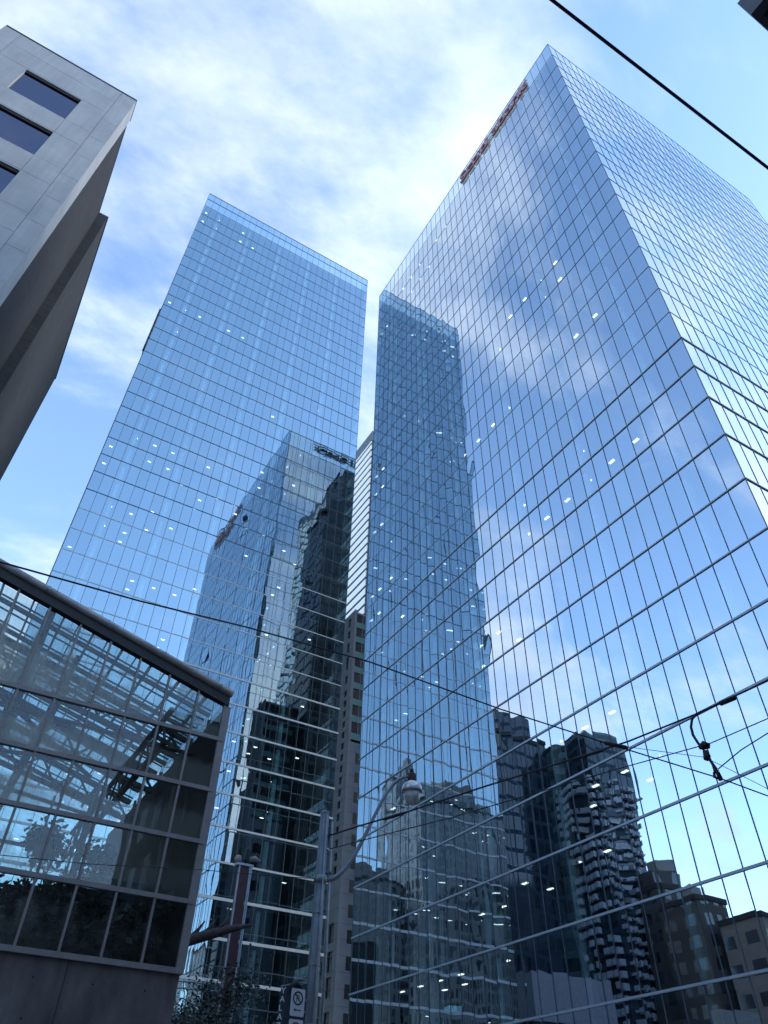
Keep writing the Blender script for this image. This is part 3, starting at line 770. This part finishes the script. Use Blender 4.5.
# ------------------------------------------------------------------ street things
def at(az, te, dist):                 # a point by compass angle, tan of elevation, horizontal distance
    a = math.radians(az); return Vector((math.sin(a)*dist, math.cos(a)*dist, te*dist))
PU, PV = 7.88, 16.2
lp = thing('street_lamp', 'tall grey street pole with curved arm and globe lamp', 'street lamp', (PU, PV, GZ))
MB().tube([(PU, PV, GZ), (PU, PV, 3), (PU, PV, 6.6)], [.15, .13, .105], 20).build('pole', 'poleGrey', lp)
MB().lathe((PU, PV, 6.6), [(.108, 0), (.108, .04), (.04, .07)], 16).build('pole_cap', 'galv', lp)
MB().tube([(PU+.0, PV-.17, GZ), (PU+.0, PV-.145, 4.0), (PU, PV-.12, 6.55)], .018, 8).build('ground_wire', 'galv', lp)
MB().tube([(PU+.28, PV-.02, GZ), (PU+.26, PV-.02, 3.), (PU+.22, PV, 6.45)], .028, 10).build('conduit', 'galv', lp)
for z in (.4, 1.6, 2.35, 3.4, 4.4):
    rr = .155-.0052*(z+1.6)
    MB().tube([(PU, PV, z), (PU, PV, z+.02)], rr+.006, 20).build('steel_band', 'galv', lp)
    MB().tube([(PU-.03, PV-rr-.03, z+.01), (PU-.03, PV-rr+.01, z+.01)], .016, 8).build('band_buckle', 'galv', lp)
for z in (1.2, 3.0, 5.3): MB().bar((PU, PV-.03, z), (PU+.3, PV-.03, z), .05, .04).build('conduit_strap', 'galv', lp)
LU, LV, LZ = 10.4, 16.2, 7.75
arm = []
P0, P1, P2, P3 = Vector((PU+.1, PV, 5.1)), Vector((PU+1.1, PV, 5.25)), Vector((PU+1.5, PV, 8.05)), Vector((LU-.06, LV, LZ+.33))
for i in range(15):
    t = i/14; arm.append(P0*(1-t)**3+P1*3*t*(1-t)**2+P2*3*t*t*(1-t)+P3*t**3)
MB().tube(arm, [.055-.0013*i for i in range(15)], 12).build('arm', 'poleGrey', lp)
MB().tube([(PU, PV, 5.05), (PU, PV, 5.19)], .15, 16).build('arm_clamp', 'galv', lp)
MB().lathe((LU, LV, LZ), [(.10, .20), (.115, .23), (.115, .42), (.07, .45)], 16).build('lamp_neck', 'rust', lp)
MB().lathe((LU, LV, LZ), [(.045, .45), (.05, .56), (.02, .58)], 12).build('photocell', 'black', lp)
MB().lathe((LU, LV, LZ), [(.265, -.03), (.27, 0), (.25, .1), (.2, .17), (.11, .22)], 28).build('lamp_hood', solid('bright aluminium hood', (.75, .77, .78), .3, .35), lp)
MB().lathe((LU, LV, LZ), [(.27, -.075), (.285, -.07), (.285, -.032), (.27, -.031)], 28).build('lamp_ring', 'galv', lp)
MB().lathe((LU, LV, LZ), [(.03, -.40), (.11, -.38), (.2, -.26), (.25, -.08)], 28).build('lamp_globe', solid('prismatic globe', (.5, .5, .5), .12, 0, .3, 12), lp)

# signs on the pole
def park_sign(label, cx, cy, cz, ink):
    sg = thing('parking_sign', label, 'sign', (cx, cy, cz-.23), 'no parking signs on the pole')
    W, H = .165, .235
    n = Vector((-cx, -cy, 0)).normalized(); n = Vector((.12, -1, 0)).normalized(); xa = Vector((-n.y, n.x, 0)); up = Vector((0, 0, 1)); C0 = Vector((cx, cy, cz))
    b = MB(); pts = []
    for (sx, sy) in ((1, 1), (-1, 1), (-1, -1), (1, -1)):
        for k in range(4):
            a = math.radians({(1, 1): 0, (-1, 1): 90, (-1, -1): 180, (1, -1): 270}[(sx, sy)]+k*30)
            pts.append((sx*(W-.03)+math.cos(a)*.03, sy*(H-.03)+math.sin(a)*.03))
    fr = [C0+xa*x+up*y for x, y in pts]; bk = [p-n*.004 for p in fr]
    b.face(fr); b.face(bk[::-1]); m_ = len(fr)
    for i in range(m_): b.face([fr[i], bk[i], bk[(i+1) % m_], fr[(i+1) % m_]])
    b.build('sheet', 'white', sg)
    r = MB(); cc = C0+up*.07+n*.003
    N = 32
    for i in range(N):
        a, c_ = 2*math.pi*i/N, 2*math.pi*(i+1)/N
        f = lambda t, R: cc+xa*math.cos(t)*R+up*math.sin(t)*R
        r.face([f(a, .092), f(a, .122), f(c_, .122), f(c_, .092)])
    d1 = (xa*.7-up*.7); d2 = (xa*.7+up*.7)
    r.face([cc+n*.0015-d1*.1-d2*.012, cc+n*.0015+d1*.1-d2*.012, cc+n*.0015+d1*.1+d2*.012, cc+n*.0015-d1*.1+d2*.012])
    r.build('prohibition_ring', ink, sg)
    place_text(text_mesh('P', .17, .0005), 'letter', 'signGreen', sg, cc-xa*.05-up*.06+n*.0006, xa, up)
    a = C0-up*.13+n*.003; r = MB()
    r.face([a-xa*.09, a-xa*.045-up*.03, a-xa*.045+up*.03]); r.face([a-xa*.045-up*.01, a+xa*.09-up*.01, a+xa*.09+up*.01, a-xa*.045+up*.01]); r.build('arrow', 'signGreen', sg)
    return sg
park_sign('upper white no parking sign with dark ring on the lamp pole', PU-.42, PV-.24, 2.68, 'signGreen')
park_sign('lower white no parking sign with red ring on the lamp pole', PU-.42, PV-.24, 2.16, 'signRed')
br = thing('sign_bracket', 'grey bracket arm holding the parking signs to the pole', 'bracket', (PU-.3, PV-.2, 2.0))
for z in (2.55, 2.75, 2.05, 2.25): MB().bar((PU-.5, PV-.225, z), (PU-.12, PV-.1, z), .03).build('bracket_arm', 'galv', br)
bn = thing('pole_banner', 'dark banner board with white letters along its edge behind the parking signs', 'banner', (PU-.4, PV-.05, 1.6))
MB().prism([(PU-.66, PV+.06), (PU-.13, PV-.02), (PU-.13, PV+.04), (PU-.66, PV+.12)], 1.55, lambda x, y: 3.1+.12*(x-PU)/.5).build('board', 'banner', bn)
MB().bar((PU-.68, PV+.09, 2.98), (PU-.1, PV+.01, 3.12), .025).build('top_rail', 'galv', bn)
MB().tube([(PU-.30, PV-.05, 2.95), (PU-.42, PV-.06, 3.02), (PU-.54, PV-.05, 2.93)], [.05, .09, .05], 10).build('bracket_cap', 'black', bn)
for i, ch in enumerate('YALAZNO'):
    place_text(text_mesh(ch, .15, .004), 'letter', 'cream2', bn, Vector((PU-.70-.012*i, PV-.0, 2.84-.15*i)), (.8, -.6, 0), (0, 0, 1))

# overhead wires
def wire(label, pts, r, name='overhead_wire', m='wire', sag=0., cat='wire'):
    pts = [Vector(p) for p in pts]
    out = []
    for i in range(len(pts)-1):
        for k in range(10): t = k/10; p = pts[i].lerp(pts[i+1], t); out.append(p)
    out.append(pts[-1])
    if sag:
        n = len(out)-1
        for i, p in enumerate(out): t = i/n; p.z -= sag*4*t*(1-t)
    o = MB().tube(out, r, 8).build(name, m)
    return tag(o, label, cat, 'overhead wires')
def px(x, y, dist):                   # point on the sight line of a place in the street, at a chosen horizontal distance
    d = FW+RT*((x-384)/F_PX)-UP*((y-512)/F_PX); h = math.hypot(d.x, d.y); return d*(dist/h)
a, b = px(552, 0, 1.65), px(768, 168, 3.9)
wire('thick black cable crossing the sky at top right', [a+(a-b)*1.5, a, (a+b)/2, b, b+(b-a)*6], .012, 'power_cable', 'black', cat='cable')
wire('long thin wire crossing the picture in front of both glass towers', [px(-160, 520, 9.2), px(0, 562, 9.8), px(140, 601, 10.6), px(250, 628, 11.5), px(370, 662, 12.6), px(500, 709, 14), px(606, 743, 15.5), px(722, 779, 17), px(768, 796, 17.8), px(900, 845, 21)], .015)
wire('heavy feeder wire rising from the lamp pole to the right edge', [px(328, 836, 18), px(359, 826, 17.3), px(407, 812, 16.8), px(480, 788, 16.4), px(560, 763, 16), px(628, 741.5, 15.8), px(695, 714.5, 15.6), px(768, 680.6, 15.5), px(900, 620, 15.5)], .02)
wire('thin stay wire below the feeder wire', [px(326, 850, 18), px(383, 835, 17.2), px(450, 818, 16.7), px(614, 770, 16.3), px(711, 743, 16), px(768, 718.5, 15.8), px(900, 662, 15.8)], .012)
wire('short wire running from the hanger clamp to the right edge', [px(717, 770, 15.6), px(741, 750, 15.4), px(768, 733, 15.2), px(860, 670, 14.8)], .012)
wire('faint wire passing behind the hanger', [px(600, 742, 16.6), px(628, 747, 16.5), px(703, 757, 16.2), px(720, 764.6, 16.2), px(768, 789, 16.2), px(860, 838, 16.2)], .007)
wire('faint wire along the front of the conservatory to the lamp pole', [px(-60, 850, 17.2), px(0, 855, 17.4), px(88, 864, 17.6), px(198, 869.5, 17.8), px(250, 874, 17.9), px(318, 879, 18)], .008)
for lab, xa, ya, xb, yb, da, db, r in (('short black sleeve on the feeder wire near the lamp', 383, 819.5, 404, 813, 17, 16.8, .035), ('long black sleeve on the feeder wire at centre', 574, 759.2, 604, 750, 15.95, 15.85, .033), ('thick black splice on the feeder wire at right', 719, 704, 736, 697, 15.58, 15.56, .055), ('black end clamp where two wires cross', 604, 742.5, 628, 748, 15.6, 15.7, .045)):
    p, q = px(xa, ya, da), px(xb, yb, db); m_ = (p+q)/2
    o = MB().tube([p, p.lerp(q, .08), m_, p.lerp(q, .92), q], [r*.5, r, r, r, r*.5], 10).build('wire_sleeve', 'black'); tag(o, lab, 'wire fitting', 'fittings on the wires')
hg = thing('wire_hanger', 'curved black hanger with clamps dangling below the feeder wire', 'wire fitting', tuple(px(706, 752, 15.6)))
hp = [px(x, y, 15.6) for x, y in ((697, 714), (692, 719), (691, 727), (693, 735), (698, 743), (704, 750))]
MB().tube(hp, .028, 8).build('hanger_curve', 'black', hg)
MB().tube([px(699, 748, 15.6), px(704, 745, 15.6), px(710, 746, 15.6)], [.04, .09, .05], 10).build('clamp', 'black', hg)
MB().tube([px(705, 751, 15.6), px(707, 756, 15.6), px(706, 760, 15.6)], [.05, .075, .05], 10).build('pulley', 'black', hg)
MB().tube([px(705, 752, 15.6), px(712, 763, 15.6), px(717, 771, 15.6), px(721, 780, 15.6)], [.035, .03, .04, .05], 8).build('drop_arm', 'black', hg)
MB().tube([px(717, 769, 15.6), px(714, 773, 15.6), px(714, 777, 15.6), px(720, 779, 15.6)], .025, 8).build('hook', 'black', hg)

# dark red column, limb, tree
rc = thing('red_column', 'tall dark red steel column with pale knobs on top beside the conservatory', 'column', tuple(at(20.2, 0, 45)+Vector((0, 0, GZ))))
cpt = at(20.3, 0, 45); cu, cv = cpt.x, cpt.y; zt = .293*45
box(cu-.25, cv-.2, GZ, cu+.25, cv+.22, zt).build('shaft', 'redPaint', rc)
for du in (-.31, .31, .40): MB().bar((cu+du, cv-.23, GZ), (cu+du, cv-.23, zt+.1), .07).build('edge_rail', 'galv', rc)
box(cu-.5, cv-.3, zt+.002, cu+.5, cv+.3, zt+.12).build('cap_plate', 'galv', rc)
MB().lathe((cu-.38, cv, zt+.13), [(.08, 0), (.2, .1), (.21, .28), (.14, .42), (.05, .46)], 14).build('knob', 'cream', rc)
MB().lathe((cu+.12, cv, zt+.13), [(.12, 0), (.16, .3), (.1, .7), (.14, .8), (.05, .95)], 14).build('spindle', 'black', rc)
MB().tube([(cu+.25, cv, zt+.45), (cu+.6, cv, zt+.55), (cu+.95, cv, zt+.45)], [.1, .17, .09], 12).build('knob', 'cream', rc)
lb = thing('steel_limb', 'brown weathered limb with slanting pointed struts reaching from behind the conservatory', 'sculpture', tuple(px(180, 945, 40)))
spine = [px(150, 954, 40), px(186, 941, 40), px(212, 934, 40), px(235, 928, 40), px(252, 925, 40)]
MB().tube(spine, [.27, .26, .22, .15, .05], 10).build('limb', 'rust', lb)
for (xa, ya, xb, yb) in ((188, 940, 205, 921), (203, 936, 216, 919), (216, 932, 229, 917), (176, 940, 192, 923)):
    MB().tube([px(xa, ya, 40), px((xa+xb)/2+1, (ya+yb)/2, 40), px(xb, yb, 40)], [.12, .09, .03], 8).build('strut', 'rust', lb)
bp = px(212, 1000, 41)
plant('small_tree', 'small dense dark tree in the gap beside the conservatory base', 'tree', (bp.x, bp.y, GZ), 8.1, 3.0, 26000, 'leaf', 11, .15, .12)
bp = px(185, 1010, 38)
plant('small_tree', 'pale twiggy shrub hard against the conservatory corner', 'tree', (bp.x, bp.y, GZ), 6.7, 1.2, 3000, 'leafPale', 12, .16, .08)
fe = thing('garden_rail', 'thin grey rails above the small tree', 'railing', tuple(px(215, 985, 46)))
for y in (983, 990): MB().tube([px(170, y-3, 46), px(262, y+6, 46)], .05, 6).build('rail', 'galv', fe)

# ------------------------------------------------------------------ ground
gm = MB(); gm.face([(-3000, -3000, GZ-.14), (3000, -3000, GZ-.14), (3000, 3000, GZ-.14), (-3000, 3000, GZ-.14)]); struct(gm.build('ground', 'ground'))
rd = MB(); rd.face([(-400, -10.5, GZ-.136), (400, -10.5, GZ-.136), (400, 4, GZ-.136), (-400, 4, GZ-.136)]); struct(rd.build('road', 'asphalt'))
rd = MB(); rd.face([(18, 4, GZ-.132), (32, 4, GZ-.132), (32, 400, GZ-.132), (18, 400, GZ-.132)]); struct(rd.build('side_road', 'asphalt'))
pv = MB(); pv.box(-400, 4.002, GZ-.13, 17.9, 18, GZ-.002); struct(pv.build('pavement', 'paving'))
pv = MB(); pv.box(32.1, 4.002, GZ-.13, 41.3, 98, GZ-.002); pv.box(41.3, 4.002, GZ-.13, 400, 18.7, GZ-.002); struct(pv.build('pavement', 'paving'))
pv = MB(); pv.box(-400, -14.9, GZ-.13, 400, -10.51, GZ-.002); struct(pv.build('pavement', 'paving'))
pm = MB()
for i in range(-20, 20): pm.face([(i*6, -3.3, GZ-.131), (i*6+3, -3.3, GZ-.131), (i*6+3, -3.15, GZ-.131), (i*6, -3.15, GZ-.131)])
struct(pm.build('road_markings', 'paint'))

# ------------------------------------------------------------------ sky and sun
SUN_AZ, SUN_EL = math.radians(108), math.radians(25)
w = bpy.data.worlds.new('World'); S.world = w; w.use_nodes = True
nt = w.node_tree; nt.nodes.clear()
out = nd(nt, 'ShaderNodeOutputWorld'); bg = nd(nt, 'ShaderNodeBackground'); ln(nt, bg.outputs[0], out.inputs[0])
sky = nd(nt, 'ShaderNodeTexSky'); sky.sky_type = 'NISHITA'; sky.sun_disc = False; sky.sun_elevation = SUN_EL; sky.sun_rotation = SUN_AZ
sky.air_density = 1.0; sky.dust_density = .25; sky.ozone_density = 2.0
tc = nd(nt, 'ShaderNodeTexCoord'); sp = nd(nt, 'ShaderNodeSeparateXYZ'); ln(nt, tc.outputs['Generated'], sp.inputs[0])
den = math_(nt, 'MAXIMUM', math_(nt, 'ADD', sp.outputs[2], .12), .05)
cu_ = nd(nt, 'ShaderNodeCombineXYZ'); ln(nt, math_(nt, 'DIVIDE', sp.outputs[0], den), cu_.inputs[0]); ln(nt, math_(nt, 'DIVIDE', sp.outputs[1], den), cu_.inputs[1])
mp = nd(nt, 'ShaderNodeMapping'); mp.inputs['Rotation'].default_value = (0, 0, math.radians(35)); mp.inputs['Scale'].default_value = (1.0, 1.7, 1); mp.inputs['Location'].default_value = (3.1, 1.7, 0)
ln(nt, cu_.outputs[0], mp.inputs[0])
n1 = nd(nt, 'ShaderNodeTexNoise'); n1.inputs['Scale'].default_value = 1.15; n1.inputs['Detail'].default_value = 9; n1.inputs['Roughness'].default_value = .56; n1.inputs['Distortion'].default_value = .35
ln(nt, mp.outputs[0], n1.inputs['Vector'])
n2 = nd(nt, 'ShaderNodeTexNoise'); n2.inputs['Scale'].default_value = 5.; n2.inputs['Detail'].default_value = 8; n2.inputs['Roughness'].default_value = .6; ln(nt, mp.outputs[0], n2.inputs['Vector'])
# cloud cover thickens towards the north and east
bias = math_(nt, 'ADD', math_(nt, 'MULTIPLY', sp.outputs[1], .13), math_(nt, 'MULTIPLY', sp.outputs[0], .17))
bias = math_(nt, 'ADD', bias, math_(nt, 'MULTIPLY', math_(nt, 'POWER', math_(nt, 'SUBTRACT', 1., sp.outputs[2], clamp=True), 3.), math_(nt, 'MULTIPLY_ADD', sp.outputs[1], .28, .03, clamp=True)))
v = math_(nt, 'ADD', math_(nt, 'ADD', n1.outputs[0], math_(nt, 'MULTIPLY_ADD', n2.outputs[0], .34, -.17)), bias)
cov = nd(nt, 'ShaderNodeMapRange', interpolation_type='SMOOTHSTEP'); ln(nt, v, cov.inputs[0]); cov.inputs[1].default_value = .45; cov.inputs[2].default_value = .78
cov.inputs[4].default_value = .92
n5 = nd(nt, 'ShaderNodeTexNoise'); n5.inputs['Scale'].default_value = 1.9; n5.inputs['Detail'].default_value = 6; ln(nt, cu_.outputs[0], n5.inputs['Vector'])
cc = mixcol(nt, math_(nt, 'MULTIPLY_ADD', n5.outputs[0], 3.2, -1.1, clamp=True), (1.9, 2.25, 2.8), (3.8, 3.95, 4.2))
hs = nd(nt, 'ShaderNodeHueSaturation'); hs.inputs['Saturation'].default_value = 1.02; hs.inputs['Value'].default_value = 1.1; ln(nt, sky.outputs[0], hs.inputs['Color'])
ln(nt, mixcol(nt, cov.outputs[0], hs.outputs[0], cc), bg.inputs[0])
bg.inputs[1].default_value = .15
sun = bpy.data.lights.new('sun', 'SUN'); sun.energy = .8; sun.angle = math.radians(10); sun.color = (1, .97, .94)
so_ = bpy.data.objects.new('sun', sun); COL.objects.link(so_)
sd = Vector((math.sin(SUN_AZ)*math.cos(SUN_EL), math.cos(SUN_AZ)*math.cos(SUN_EL), math.sin(SUN_EL)))
so_.rotation_euler = sd.to_track_quat('Z', 'Y').to_euler(); so_.location = (0, 0, 300)

for o in bpy.data.objects:
    if '_o' in o: del o['_o']
vs = S.view_settings; vs.view_transform = 'Standard'; vs.look = 'None'; vs.exposure = 1.64; vs.gamma = 1; vs.use_curve_mapping = False
S.cycles.max_bounces = 12; S.cycles.glossy_bounces = 6; S.cycles.transparent_max_bounces = 24; S.cycles.diffuse_bounces = 2
S.cycles.caustics_reflective = True; S.cycles.sample_clamp_indirect = 6
